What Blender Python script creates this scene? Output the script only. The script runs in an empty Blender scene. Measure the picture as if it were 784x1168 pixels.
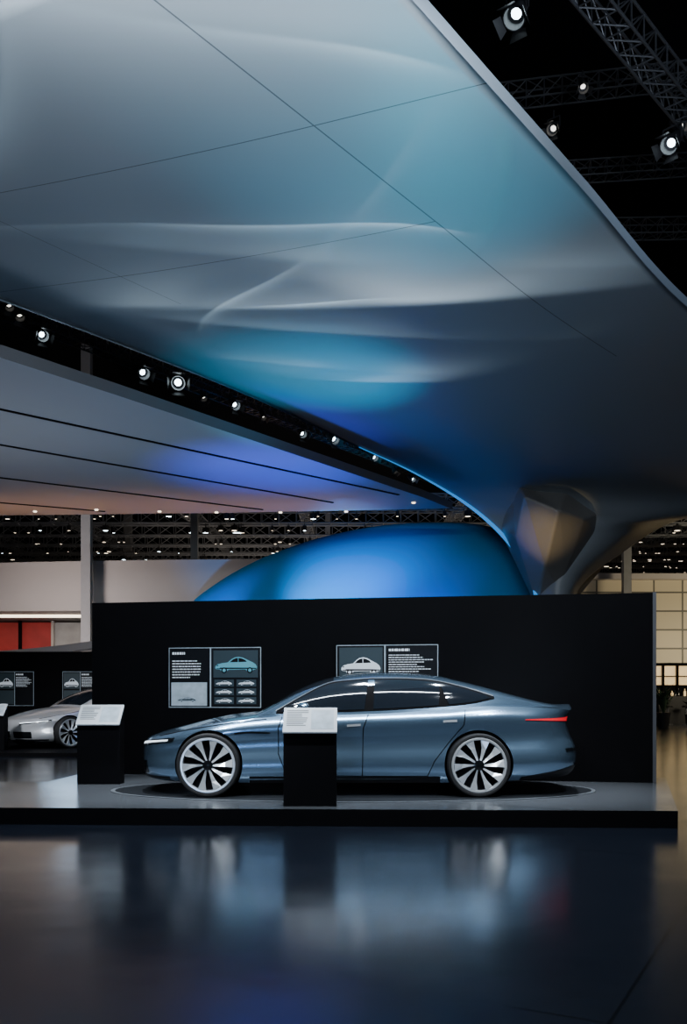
import bpy, bmesh, math, random
from mathutils import Vector, Matrix
random.seed(4)
C = bpy.context.scene.collection
F, CX, HY, CH = 1030.0, 392.0, 790.0, 1.4
Z0 = 0.18   # platform top

def W(px, py, Y):
    return Vector(((px-CX)/F*Y, Y, CH-(py-HY)/F*Y))
def WZ(px, py, Z):
    Y = (Z-CH)*F/(HY-py)
    return Vector(((px-CX)/F*Y, Y, Z))

# ---------------------------------------------------------------- materials
def mat(name, col, rough=0.5, metal=0.0, emit=None, es=0.0, coat=0.0, noise=0.0, nscale=5.0, rnoise=0.0, spec=0.5, bump=0.0):
    m = bpy.data.materials.new(name); m.use_nodes = True
    nt = m.node_tree; b = nt.nodes['Principled BSDF']
    b.inputs['Base Color'].default_value = (*col, 1)
    b.inputs['Roughness'].default_value = rough
    b.inputs['Metallic'].default_value = metal
    b.inputs['Specular IOR Level'].default_value = spec
    b.inputs['Coat Weight'].default_value = coat
    b.inputs['Coat Roughness'].default_value = 0.06
    if emit:
        b.inputs['Emission Color'].default_value = (*emit, 1)
        b.inputs['Emission Strength'].default_value = es
    if noise or rnoise or bump:
        tc = nt.nodes.new('ShaderNodeTexCoord')
        n = nt.nodes.new('ShaderNodeTexNoise'); n.inputs['Scale'].default_value = nscale; n.inputs['Detail'].default_value = 4
        nt.links.new(tc.outputs['Object'], n.inputs['Vector'])
        if noise:
            r = nt.nodes.new('ShaderNodeMapRange')
            r.inputs['To Min'].default_value = 1-noise; r.inputs['To Max'].default_value = 1+noise
            nt.links.new(n.outputs['Fac'], r.inputs['Value'])
            mx = nt.nodes.new('ShaderNodeVectorMath'); mx.operation = 'SCALE'
            mx.inputs[0].default_value = col
            nt.links.new(r.outputs['Result'], mx.inputs['Scale'])
            nt.links.new(mx.outputs[0], b.inputs['Base Color'])
        if rnoise:
            r = nt.nodes.new('ShaderNodeMapRange')
            r.inputs['To Min'].default_value = max(0.02, rough-rnoise); r.inputs['To Max'].default_value = rough+rnoise
            nt.links.new(n.outputs['Fac'], r.inputs['Value'])
            nt.links.new(r.outputs['Result'], b.inputs['Roughness'])
        if bump:
            bp = nt.nodes.new('ShaderNodeBump'); bp.inputs['Strength'].default_value = bump; bp.inputs['Distance'].default_value = 0.02
            nt.links.new(n.outputs['Fac'], bp.inputs['Height'])
            nt.links.new(bp.outputs['Normal'], b.inputs['Normal'])
    return m

M = {}
M['black'] = mat('matte_black_paint', (0.0022, 0.0022, 0.003), 0.7, noise=.2, spec=0.06)
M['trimblack'] = mat('satin_black_plastic', (0.010, 0.010, 0.012), 0.45, spec=0.2)
M['blackgloss'] = mat('gloss_black', (0.004, 0.005, 0.006), 0.15, spec=.4)
M['rubber'] = mat('tyre_rubber', (0.010, 0.010, 0.011), 0.7, noise=.2, nscale=30, spec=.3)
M['silver'] = mat('rim_silver', (0.80, 0.84, 0.88), 0.26, 0.7)
M['paint'] = mat('blue_grey_metallic_paint', (0.25, 0.40, 0.58), 0.22, 0.9, coat=1.0)
M['paint2'] = mat('silver_metallic_paint', (0.66, 0.67, 0.70), 0.3, 0.5, coat=1.0)
M['glass'] = mat('dark_tinted_glass', (0.008, 0.011, 0.016), 0.05, coat=.3)
M['head'] = mat('headlamp_lens', (0.7, 0.75, 0.8), 0.15, 0.3, (0.8, 0.9, 1), 1.4)
M['tail'] = mat('red_tail_lamp', (0.5, 0.01, 0.02), 0.2, 0, (1, 0.015, 0.03), 0.55)
M['grey'] = mat('mid_grey_metal', (0.12, 0.125, 0.14), 0.45, 0.6)
M['trim'] = mat('satin_window_trim', (0.35, 0.38, 0.42), 0.3, 0.8)
M['truss'] = mat('truss_aluminium', (0.26, 0.27, 0.29), 0.45, 0.2)
M['trussdark'] = mat('truss_darker', (0.06, 0.062, 0.068), 0.45, 0.2)  # darker copy of the truss colour, for the near trusses
M['housing'] = mat('lamp_housing_black', (0.03, 0.03, 0.033), 0.5)
M['lens'] = mat('lamp_lens_white', (1, 1, 1), 0.3, 0, (0.72, 0.9, 1), 12)
M['lensdim'] = mat('lamp_lens_dim', (1, 1, 1), 0.3, 0, (0.95, 0.9, 0.8), 3)
M['lenswarm'] = mat('lamp_lens_warm', (1, 1, 1), 0.3, 0, (1.0, 0.82, 0.6), 3.5)
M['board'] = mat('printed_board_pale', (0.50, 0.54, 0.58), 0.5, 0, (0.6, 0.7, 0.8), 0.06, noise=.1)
M['ink'] = mat('ink_dark', (0.08, 0.09, 0.10), 0.6)
M['poster'] = mat('poster_black', (0.004, 0.005, 0.007), 0.5, spec=.15)
M['white'] = mat('poster_white', (0.6, 0.65, 0.7), 0.5, 0, (0.8, 0.9, 1), 0.30)  # faint emission on poster colours stands in for light falling on them
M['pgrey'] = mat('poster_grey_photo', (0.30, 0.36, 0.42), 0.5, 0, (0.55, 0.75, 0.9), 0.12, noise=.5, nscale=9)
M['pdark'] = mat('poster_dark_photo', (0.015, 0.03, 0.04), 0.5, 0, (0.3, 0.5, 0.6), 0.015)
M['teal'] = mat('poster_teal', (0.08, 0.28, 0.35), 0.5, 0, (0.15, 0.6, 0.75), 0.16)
M['canopy2'] = mat('pale_satin_panel', (0.36, 0.36, 0.38), 0.6, 0.0, noise=.06, nscale=.5, spec=.3)
M['rim'] = mat('canopy_edge_metal', (0.22, 0.27, 0.33), 0.4, 0.1)
M['rimblue'] = mat('painted_blue_reflection', (0.05, 0.2, 0.5), 0.4, 0, (0.03, 0.32, 0.9), 0.8)  # blue glow stands in for the reflection along the canopy edge
M['dome'] = mat('blue_satin_shell', (0.012, 0.38, 0.85), 0.5, 0.0, noise=.03, nscale=.6, spec=.15)
M['hall'] = mat('hall_black', (0.004, 0.0045, 0.006), 0.9, spec=0.05, noise=.3, nscale=.3)
M['fascia'] = mat('pale_plaster_fascia', (0.46, 0.42, 0.40), 0.6, noise=.08, nscale=.7)
M['column'] = mat('grey_column', (0.26, 0.26, 0.27), 0.6, noise=.1)
M['red'] = mat('red_partition', (0.35, 0.03, 0.03), 0.5, 0, (0.8, 0.05, 0.04), 0.06, noise=.5, nscale=1.5)
M['warmglow'] = mat('warm_lit_glazing', (0.6, 0.5, 0.3), 0.5, 0, (1.0, 0.66, 0.30), .75, noise=.6, nscale=3)
M['dimglow'] = mat('dim_lit_glazing', (0.3, 0.3, 0.3), 0.5, 0, (0.9, 0.8, 0.75), 0.06, noise=.3, nscale=3)
M['leaf'] = mat('dark_leaf', (0.01, 0.03, 0.012), 0.6, noise=.3)
M['facet'] = mat('stem_facet_satin', (.24, .235, .23), .36, .25, noise=.05)
M['oval'] = mat('painted_shadow_oval', (0.030, 0.034, 0.040), 0.15, spec=.6)  # shade under the car put into the colour
M['ring'] = mat('pale_ring_line', (0.13, 0.145, 0.165), 0.3)

def brick_mat(name, c1, c2, sx, sy, rough):
    m = bpy.data.materials.new(name); m.use_nodes = True
    nt = m.node_tree; b = nt.nodes['Principled BSDF']; b.inputs['Roughness'].default_value = rough
    tc = nt.nodes.new('ShaderNodeTexCoord'); sp = nt.nodes.new('ShaderNodeSeparateXYZ'); cb = nt.nodes.new('ShaderNodeCombineXYZ')
    nt.links.new(tc.outputs['Object'], sp.inputs[0]); nt.links.new(sp.outputs['X'], cb.inputs['X']); nt.links.new(sp.outputs['Z'], cb.inputs['Y'])
    br = nt.nodes.new('ShaderNodeTexBrick'); br.offset = 0
    br.inputs['Color1'].default_value = (*c1, 1); br.inputs['Color2'].default_value = (*[x*.85 for x in c1], 1); br.inputs['Mortar'].default_value = (*c2, 1)
    br.inputs['Scale'].default_value = 1; br.inputs['Brick Width'].default_value = sx; br.inputs['Row Height'].default_value = sy; br.inputs['Mortar Size'].default_value = .04
    nt.links.new(cb.outputs[0], br.inputs['Vector']); nt.links.new(br.outputs['Color'], b.inputs['Base Color'])
    nt.links.new(br.outputs['Color'], b.inputs['Emission Color']); b.inputs['Emission Strength'].default_value = .05
    return m
M['cream'] = brick_mat('cream_panel_cladding', (0.62, 0.53, 0.37), (0.10, 0.09, 0.07), 1.3, .85, .5)

def floor_mat(name, col, rough, tile, seam=.012, spec=.5, rip=0):
    m = bpy.data.materials.new(name); m.use_nodes = True
    nt = m.node_tree; b = nt.nodes['Principled BSDF']; b.inputs['Specular IOR Level'].default_value = spec
    tc = nt.nodes.new('ShaderNodeTexCoord')
    mp = nt.nodes.new('ShaderNodeMapping'); mp.inputs['Rotation'].default_value = (0, 0, math.radians(28)); mp.inputs['Location'].default_value = (.8, .3, 0)
    nt.links.new(tc.outputs['Object'], mp.inputs[0])
    br = nt.nodes.new('ShaderNodeTexBrick'); br.offset = 0
    br.inputs['Color1'].default_value = (*col, 1); br.inputs['Color2'].default_value = (*[x*1.1 for x in col], 1)
    br.inputs['Mortar'].default_value = (*[x*.3 for x in col], 1)
    br.inputs['Scale'].default_value = 1; br.inputs['Brick Width'].default_value = tile; br.inputs['Row Height'].default_value = tile; br.inputs['Mortar Size'].default_value = seam
    nt.links.new(mp.outputs[0], br.inputs['Vector']); nt.links.new(br.outputs['Color'], b.inputs['Base Color'])
    n = nt.nodes.new('ShaderNodeTexNoise'); n.inputs['Scale'].default_value = 1.3; n.inputs['Detail'].default_value = 5
    nt.links.new(tc.outputs['Object'], n.inputs['Vector'])
    r = nt.nodes.new('ShaderNodeMapRange'); r.inputs['To Min'].default_value = rough*.75; r.inputs['To Max'].default_value = rough*1.3
    nt.links.new(n.outputs['Fac'], r.inputs['Value']); nt.links.new(r.outputs['Result'], b.inputs['Roughness'])
    if rip:
        n2 = nt.nodes.new('ShaderNodeTexNoise'); n2.inputs['Scale'].default_value = 1.6; n2.inputs['Detail'].default_value = 2
        nt.links.new(tc.outputs['Object'], n2.inputs['Vector'])
        bp = nt.nodes.new('ShaderNodeBump'); bp.inputs['Strength'].default_value = rip; bp.inputs['Distance'].default_value = .05
        nt.links.new(n2.outputs['Fac'], bp.inputs['Height']); nt.links.new(bp.outputs['Normal'], b.inputs['Normal'])
    return m
M['floor'] = floor_mat('dark_polished_floor', (0.008, 0.011, 0.019), 0.175, 4.2, .010, 1.3, .07)
M['stage'] = floor_mat('grey_stage_top', (0.075, 0.083, 0.095), 0.2, 50, spec=.8)

# ---------------------------------------------------------------- mesh helpers
def mesh_obj(name, verts, faces, mats, parent=None, smooth=False, sharp=None, fm=None, label=None, cat=None, kind=None, group=None):
    me = bpy.data.meshes.new(name)
    me.from_pydata([tuple(v) for v in verts], [], faces)
    if not isinstance(mats, (list, tuple)): mats = [mats]
    for m in mats: me.materials.append(m)
    if fm:
        for p, i in zip(me.polygons, fm): p.material_index = i
    me.validate(); me.update()
    if smooth:
        me.shade_smooth()
        if sharp: me.set_sharp_from_angle(angle=math.radians(sharp))
    o = bpy.data.objects.new(name, me); C.objects.link(o)
    if parent: o.parent = parent
    tag(o, label, cat, kind, group)
    return o
def tag(o, label=None, cat=None, kind=None, group=None):
    if label: o['label'] = label
    if cat: o['category'] = cat
    if kind: o['kind'] = kind
    if group: o['group'] = group
def empty(name, loc=(0,0,0), rotz=0, label=None, cat=None, group=None, scale=1, parent=None):
    o = bpy.data.objects.new(name, None); C.objects.link(o); o.location = loc; o.rotation_euler = (0, 0, rotz); o.scale = (scale,)*3
    o.empty_display_size = .2
    if parent: o.parent = parent
    tag(o, label, cat, None, group); return o
def box_data(lo, hi):
    x0,y0,z0 = lo; x1,y1,z1 = hi
    v = [(x0,y0,z0),(x1,y0,z0),(x1,y1,z0),(x0,y1,z0),(x0,y0,z1),(x1,y0,z1),(x1,y1,z1),(x0,y1,z1)]
    f = [(0,3,2,1),(4,5,6,7),(0,1,5,4),(1,2,6,5),(2,3,7,6),(3,0,4,7)]
    return v, f
def box(name, lo, hi, m, parent=None, bevel=0, **k):
    v, f = box_data(lo, hi); o = mesh_obj(name, v, f, m, parent, **k)
    if bevel:
        b = o.modifiers.new('b', 'BEVEL'); b.width = bevel; b.segments = 2
    return o
def merge(parts):
    V, Fc = [], []
    for v, f in parts:
        n = len(V); V += list(v); Fc += [tuple(i+n for i in q) for q in f]
    return V, Fc
def prism(poly, z0, z1):
    n = len(poly)
    v = [(x, y, z0) for x, y in poly]+[(x, y, z1) for x, y in poly]
    f = [tuple(range(n))[::-1], tuple(range(n, 2*n))]+[(i, (i+1) % n, n+(i+1) % n, n+i) for i in range(n)]
    return v, f
def tube_data(a, b, r, n=6):
    a = Vector(a); b = Vector(b); d = (b-a).normalized()
    u = d.orthogonal().normalized(); w = d.cross(u)
    v = []
    for p in (a, b):
        for i in range(n):
            t = 2*math.pi*i/n; v.append(p+u*math.cos(t)*r+w*math.sin(t)*r)
    f = [(i, (i+1) % n, n+(i+1) % n, n+i) for i in range(n)]+[tuple(range(n))[::-1], tuple(range(n, 2*n))]
    return v, f
def lathe(profile, n=48, axis='y'):
    v = []; f = []
    for i in range(n):
        t = 2*math.pi*i/n; c, s = math.cos(t), math.sin(t)
        for r, h in profile:
            v.append((r*c, h, r*s) if axis == 'y' else (r*c, r*s, h))
    k = len(profile)
    for i in range(n):
        j = (i+1) % n
        for a in range(k-1):
            f.append((i*k+a, i*k+a+1, j*k+a+1, j*k+a))
    return v, f
def grid_faces(nu, nv, flip=False):
    f = []
    for i in range(nu-1):
        for j in range(nv-1):
            q = (i*nv+j, i*nv+j+1, (i+1)*nv+j+1, (i+1)*nv+j)
            f.append(q[::-1] if flip else q)
    return f
def hermite(keys, x):
    n = len(keys)
    if x <= keys[0][0]: return keys[0][1]
    if x >= keys[-1][0]: return keys[-1][1]
    for i in range(n-1):
        if x <= keys[i+1][0]: break
    def sl(i):
        if i == 0: return (keys[1][1]-keys[0][1])/(keys[1][0]-keys[0][0])
        if i == n-1: return (keys[-1][1]-keys[-2][1])/(keys[-1][0]-keys[-2][0])
        return (keys[i+1][1]-keys[i-1][1])/(keys[i+1][0]-keys[i-1][0])
    h = keys[i+1][0]-keys[i][0]; t = (x-keys[i][0])/h
    return ((2*t**3-3*t*t+1)*keys[i][1]+(t**3-2*t*t+t)*h*sl(i)+(-2*t**3+3*t*t)*keys[i+1][1]+(t**3-t*t)*h*sl(i+1))

# ---------------------------------------------------------------- camera / world
cam = bpy.data.cameras.new('camera'); co = bpy.data.objects.new('camera', cam); C.objects.link(co)
co.location = (0, 0, CH); co.rotation_euler = (math.radians(90), 0, 0)
cam.sensor_width = 36; cam.lens = F/1168*36; cam.shift_y = (HY-584)/1168; cam.clip_end = 300
bpy.context.scene.camera = co
w = bpy.data.worlds.new('world'); bpy.context.scene.world = w; w.use_nodes = True
w.node_tree.nodes['Background'].inputs[0].default_value = (0.25, 0.35, 0.55, 1)
w.node_tree.nodes['Background'].inputs[1].default_value = 0.01

# ---------------------------------------------------------------- hall shell
mesh_obj('floor', [(-45,-12,0),(45,-12,0),(45,75,0),(-45,75,0)], [(0,1,2,3)], M['floor'], kind='structure', label='dark polished hall floor')
mesh_obj('ceiling', [(-45,-12,13.5),(45,-12,13.5),(45,75,13.5),(-45,75,13.5)], [(3,2,1,0)], M['hall'], kind='structure', label='black exhibition hall ceiling')
mesh_obj('wall_back', [(-45,75,0),(45,75,0),(45,75,13.5),(-45,75,13.5)], [(0,1,2,3)], M['hall'], kind='structure', label='dark far hall wall')
mesh_obj('wall_left', [(-45,-12,0),(-45,75,0),(-45,75,13.5),(-45,-12,13.5)], [(0,1,2,3)], M['hall'], kind='structure', label='dark side hall wall')
mesh_obj('wall_right', [(45,-12,0),(45,75,0),(45,75,13.5),(45,-12,13.5)], [(3,2,1,0)], M['hall'], kind='structure', label='dark side hall wall')
mesh_obj('wall_front', [(-45,-12,0),(45,-12,0),(45,-12,13.5),(-45,-12,13.5)], [(3,2,1,0)], M['hall'], kind='structure', label='dark hall wall')

# ---------------------------------------------------------------- stage
poly = [(-12,9.9),(3.45,9.31),(4.62,12.95),(-3.9,14.2),(-4.05,12.35),(-12,12.25)]
v, f = prism(poly, 0.0, Z0)
stage = empty('display_platform', (0, 11, 0), label='low platform with grey satin top and black sides under the car', cat='platform')
mesh_obj('platform_base', [(x, y-11, z) for x, y, z in v], f, [M['black'], M['stage']], stage, fm=[0,1]+[0]*6)
n = 96; A_, B_ = 2.98, 1.30
vs = [(.12+A_*math.cos(2*math.pi*i/n), .36+B_*math.sin(2*math.pi*i/n), Z0+.004) for i in range(n)]
mesh_obj('car_shadow_oval', vs, [tuple(range(n))], M['oval'], stage)  # dark oval paints the car's shadow onto the platform
vs = []
for i in range(n):
    c, s = math.cos(2*math.pi*i/n), math.sin(2*math.pi*i/n)
    vs += [(.12+(A_+.0)*c, .36+(B_+.0)*s, Z0+.006), (.12+(A_+.05)*c, .36+(B_+.05)*s, Z0+.006)]
mesh_obj('oval_ring', vs, [(2*i, 2*i+1, (2*i+3) % (2*n), (2*i+2) % (2*n)) for i in range(n)], M['ring'], stage)  # pale line around the dark oval

# ---------------------------------------------------------------- display wall
WL = Vector((-3.79, 13.6, 0)); WR = Vector((4.18, 12.2, 0))
wallroot = empty('display_wall', (((WL+WR)/2).x, ((WL+WR)/2).y, Z0), math.atan2((WR-WL).y, (WR-WL).x), label='long matte black freestanding exhibition wall behind the blue car', cat='partition')
hl = (WR-WL).length/2
box('wall_panel', (-hl, 0, 0.002), (hl, .18, 2.57), M['black'], wallroot)
box('edge_strip', (hl, -.01, 0.002), (hl+.045, .19, 2.575), M['grey'], wallroot)

def panel_frame(root, sx, sz):
    def rect(name, x0, z0, x1, z1, m, lay, th=.004):
        return box(name, (x0, -lay-th, z0), (x1, -lay, z1), m, root)
    return rect
ICON = [(0,.24),(.01,.38),(.06,.50),(.16,.57),(.30,.62),(.40,.86),(.47,.96),(.56,1.0),(.66,.95),(.78,.78),(.90,.62),(.97,.48),(1,.30),(.98,.16),(.92,.12),(.90,.05),(.86,-.02),(.80,-.02),(.75,.05),(.73,.14),(.32,.12),(.29,.04),(.25,-.02),(.19,-.02),(.14,.04),(.12,.14),(.03,.15)]
def icon(root, name, x0, z0, x1, z1, m, lay):
    vs = [(x0+(x1-x0)*a, -lay, z0+(z1-z0)*b) for a, b in ICON]
    n = len(vs); F_ = [tuple(range(n))]; fm = [0]
    def add(pts, mi, d=.001):
        k = len(vs)
        vs.extend([(x0+(x1-x0)*a, -lay-d, z0+(z1-z0)*b) for a, b in pts]); F_.append(tuple(range(k, k+len(pts)))); fm.append(mi)
    add([(.345,.63),(.43,.84),(.49,.91),(.545,.93),(.545,.64)], 1)
    add([(.56,.93),(.64,.89),(.72,.79),(.76,.66),(.56,.64)], 1)
    add([(.03,.22),(.10,.22),(.12,.27),(.74,.26),(.98,.24),(.98,.17),(.03,.17)], 1)
    add([(.03,.42),(.07,.46),(.08,.40),(.04,.36)], 1)
    asp = (z1-z0)/(x1-x0)
    for cx in (.215, .83):
        add([(cx+.070*math.cos(t*math.pi/8), .08+.070/asp*math.sin(t*math.pi/8)) for t in range(16)], 1, .0015)
        add([(cx+.038*math.cos(t*math.pi/8), .08+.038/asp*math.sin(t*math.pi/8)) for t in range(16)], 0, .002)
    return mesh_obj(name, vs, F_, [m, M['poster'] if m is not M['pdark'] else M['pgrey']], root, fm=fm)
def lines(root, x0, z0, x1, z1, n, m, lay, seed=0, h=.45, name='caption_text'):
    rr = random.Random(seed); parts = []
    for i in range(n):
        zc = z1-(z1-z0)*(i+.5)/n; hh = (z1-z0)/n*h/2; x = x0
        end = x0+(x1-x0)*rr.uniform(.6, 1)
        while x < end:
            wd = rr.uniform(.02, .06)*(1 if (x1-x0) > .3 else .7); e = min(x+wd, end)
            parts.append(([(x,-lay,zc-hh),(e,-lay,zc-hh),(e,-lay,zc+hh),(x,-lay,zc+hh)], [(0,1,2,3)])); x = e+.010
    v, f = merge(parts); return mesh_obj(name, v, f, m, root)

def hit_wall(px, py):
    d = Vector(((px-CX)/F, 1, (HY-py)/F)); e = (WR-WL).normalized(); n = Vector((e.y, -e.x, 0))
    t = n.dot(WL-Vector((0,0,0)))/n.dot(Vector((d.x, d.y, 0)))
    return Vector((d.x*t, d.y*t, CH+d.z*t))
def wall_poster(x0, y0, x1, y1, label):
    a = hit_wall(x0, y1); b = hit_wall(x1, y1); c = hit_wall(x0, y0)
    r = empty('wall_poster', a + Vector((-.0, -.004, 0)), wallroot.rotation_euler[2], label=label, cat='poster')
    return r, Vector((b.x-a.x, b.y-a.y)).length, c.z-a.z
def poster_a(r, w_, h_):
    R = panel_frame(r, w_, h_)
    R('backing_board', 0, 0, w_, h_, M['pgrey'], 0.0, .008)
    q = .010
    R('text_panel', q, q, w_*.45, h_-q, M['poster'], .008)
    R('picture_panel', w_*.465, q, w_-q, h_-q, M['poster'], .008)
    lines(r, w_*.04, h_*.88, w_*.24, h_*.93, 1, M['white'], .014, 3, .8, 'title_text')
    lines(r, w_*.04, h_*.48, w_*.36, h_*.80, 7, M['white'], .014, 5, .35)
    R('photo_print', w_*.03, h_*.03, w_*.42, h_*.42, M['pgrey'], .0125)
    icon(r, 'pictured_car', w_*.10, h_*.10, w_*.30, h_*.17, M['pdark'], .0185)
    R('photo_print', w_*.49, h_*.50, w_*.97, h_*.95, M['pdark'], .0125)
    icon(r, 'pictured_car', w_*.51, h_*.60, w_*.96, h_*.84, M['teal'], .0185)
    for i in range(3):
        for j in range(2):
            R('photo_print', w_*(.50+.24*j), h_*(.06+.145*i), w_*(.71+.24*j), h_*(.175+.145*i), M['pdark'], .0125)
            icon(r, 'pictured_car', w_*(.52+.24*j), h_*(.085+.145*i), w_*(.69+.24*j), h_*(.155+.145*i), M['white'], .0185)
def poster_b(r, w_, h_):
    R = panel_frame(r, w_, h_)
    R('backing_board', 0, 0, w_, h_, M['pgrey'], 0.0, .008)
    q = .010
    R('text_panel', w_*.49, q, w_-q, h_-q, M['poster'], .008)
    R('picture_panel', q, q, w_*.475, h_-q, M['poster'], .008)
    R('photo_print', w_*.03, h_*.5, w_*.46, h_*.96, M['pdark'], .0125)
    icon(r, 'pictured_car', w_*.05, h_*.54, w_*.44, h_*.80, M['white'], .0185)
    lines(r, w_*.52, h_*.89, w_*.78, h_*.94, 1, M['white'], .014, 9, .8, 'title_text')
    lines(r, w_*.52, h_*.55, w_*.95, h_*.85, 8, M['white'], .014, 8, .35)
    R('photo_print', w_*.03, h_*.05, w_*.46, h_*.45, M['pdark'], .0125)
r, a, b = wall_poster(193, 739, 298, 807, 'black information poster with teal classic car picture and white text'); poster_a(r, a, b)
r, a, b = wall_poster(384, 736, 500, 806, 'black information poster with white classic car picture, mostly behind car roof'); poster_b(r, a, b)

# ---------------------------------------------------------------- lecterns
def lectern(loc, label, rotz=0):
    r = empty('information_lectern', loc, rotz, label=label, cat='display stand', group='black information lecterns')
    w2 = .285
    v = [(-w2,-.10,0),(w2,-.10,0),(w2,.14,0),(-w2,.14,0),(-w2,-.10,.79),(w2,-.10,.79),(w2,.14,1.0),(-w2,.14,1.0)]
    f = [(0,3,2,1),(4,5,6,7),(0,1,5,4),(1,2,6,5),(2,3,7,6),(3,0,4,7)]
    o = mesh_obj('lectern_body', v, f, M['black'], r)
    e0 = Vector((0,-.15,.785)); e1 = Vector((0,.13,1.04)); d = (e1-e0); L = d.length; d.normalize(); n = Vector((0,-d.z,d.y))
    def sl(name, x0, t0, x1, t1, m, lay, th):
        P = [e0+d*L*t0+n*lay, e0+d*L*t1+n*lay]; vv = []
        for off in (0, th):
            vv += [Vector((x0,0,0))+P[0]+n*off, Vector((x1,0,0))+P[0]+n*off, Vector((x1,0,0))+P[1]+n*off, Vector((x0,0,0))+P[1]+n*off]
        return mesh_obj(name, vv, [(0,3,2,1),(4,5,6,7),(0,1,5,4),(1,2,6,5),(2,3,7,6),(3,0,4,7)], m, r)
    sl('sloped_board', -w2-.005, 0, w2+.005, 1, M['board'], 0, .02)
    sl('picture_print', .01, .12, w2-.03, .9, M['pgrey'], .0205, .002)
    parts = []
    rr = random.Random(2)
    for i in range(9):
        t = .85-.075*i; x = -w2+.03; end = -w2+.03+rr.uniform(.16, .24)
        p0 = e0+d*L*t+n*.0225; p1 = e0+d*L*(t+.03)+n*.0225
        parts.append(([Vector((x,0,0))+p0, Vector((end,0,0))+p0, Vector((end,0,0))+p1, Vector((x,0,0))+p1], [(0,1,2,3)]))
    v, f = merge(parts); mesh_obj('caption_text', v, f, M['ink'], r)
    return r
lectern((W(353.5, 921, 9.62).x, 9.78, Z0), 'black lectern with pale sloped text board before the blue car')
lectern((W(117, 893, 12.2).x, 12.1, Z0), 'black lectern with pale sloped board at the black wall end')

# ---------------------------------------------------------------- car
ZB = [(-2.47,.20),(-2.1,.17),(-1,.16),(1.2,.16),(2.1,.19),(2.77,.25)]
ZS = [(-2.47,.655),(-2.3,.70),(-2.0,.765),(-1.6,.85),(-1.2,.905),(-.6,.945),(0,.965),(1.0,1.01),(1.6,1.05),(2.1,1.045),(2.5,1.02),(2.77,1.00)]
ZT = [(-2.47,.67),(-2.3,.745),(-2.0,.825),(-1.6,.92),(-1.2,.975),(-.9,.995),(0,1.0),(1,1.03),(1.6,1.08),(2.1,1.09),(2.5,1.07),(2.77,1.07)]
XF = [(.15,-2.44),(.3,-2.49),(.45,-2.50),(.58,-2.485),(.66,-2.44),(.75,-2.38)]
XR = [(.15,2.70),(.3,2.83),(.45,2.86),(.60,2.84),(.74,2.78),(.86,2.745),(.93,2.76),(1.0,2.82),(1.06,2.86)]
SK = [(0,.90),(.06,.95),(.16,.985),(.28,1.0),(.40,.980),(.54,.952),(.66,.958),(.78,.990),(.87,.992),(.95,.96),(1.0,.925)]
def halfW(u):
    a = min(1, u/.24); ff = (1-(1-a)**3.6)**(1/2.3) if a < 1 else 1
    a = min(1, (1-u)/.15); fr = (1-(1-a)**3.6)**(1/2.9) if a < 1 else 1
    x0 = -2.47+5.24*u
    bul = .042*math.exp(-((x0-1.65)/.5)**2)+.028*math.exp(-((x0+1.55)/.45)**2)
    return (.950+bul)*ff*fr
def section(k, u):
    s = hermite(SK, k)
    rear = max(0, (u-.72)/.28)
    return s*(1-.09*rear*max(0, k-.45)/.55)
def body_side(u, z):
    x = hermite(XF, z)*(1-u)+hermite(XR, z)*u
    x0 = -2.47+5.24*u
    zb, zs = hermite(ZB, x0), hermite(ZS, x0)
    k = min(1, max(0, (z-zb)/(zs-zb)))
    return Vector((x, -halfW(u)*section(k, u), z))
def body_n(u, z):
    du = body_side(min(1, u+.002), z)-body_side(max(0, u-.002), z); dz = body_side(u, z+.005)-body_side(u, z-.005)
    n = du.cross(dz)
    if n.length < 1e-9: return Vector((0,-1,0))
    n.normalize()
    if n.y > 0 : n = -n
    return n
def body_at(x, z, off=0):
    u = (x-hermite(XF, z))/(hermite(XR, z)-hermite(XF, z))
    return body_side(u, z)+body_n(u, z)*off
GB = [(-1.08,.70),(-.8,.82),(-.4,.88),(.2,.895),(1.0,.885),(1.6,.81),(2.1,.70),(2.5,.58),(2.72,.5)]
GT = [(-1.08,.965),(-.95,1.03),(-.57,1.25),(-.19,1.395),(.31,1.462),(.75,1.466),(1.2,1.42),(1.64,1.32),(2.09,1.195),(2.42,1.11),(2.72,1.055)]
def gz0(x): return hermite(ZS, x)-.04
def green(x, t):
    zb, zt = gz0(x), hermite(GT, x); z = zb+(zt-zb)*t
    y = (hermite(GB, x)-.30*(z-zb))*max(0, 1-t**6)**.5
    return Vector((x, -y, z))
def green_at(x, z, off=0):
    zb, zt = gz0(x), hermite(GT, x); t = min(.985, (z-zb)/max(.01, zt-zb))
    p = green(x, t)
    n = (green(x+.01, t)-green(x-.01, t)).cross(green(x, min(1, t+.01))-green(x, t-.01)).normalized()
    if n.y > 0: n = -n
    return p+n*off
def mirror_y(v, f):
    return [Vector((p[0], -p[1], p[2])) for p in v], [q[::-1] for q in f]
def both(name, v, f, m, root, smooth=True, pair=True, label=None):
    o = mesh_obj(name, v, f, m, root, smooth=smooth, sharp=40, label=label)
    if pair:
        v2, f2 = mirror_y(v, f); mesh_obj(name, v2, f2, m, root, smooth=smooth, sharp=40, label=label)
    return o
def lerp_keys(keys, x): return hermite(keys, x)
DHI = [(-.80,.985),(-.49,1.165),(-.18,1.315),(.15,1.36),(.4,1.375),(.8,1.370),(1.13,1.340),(1.55,1.235),(1.80,1.155)]
DLO = [(-.80,.975),(.24,1.005),(1.0,1.045),(1.5,1.090),(1.80,1.150)]

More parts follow.
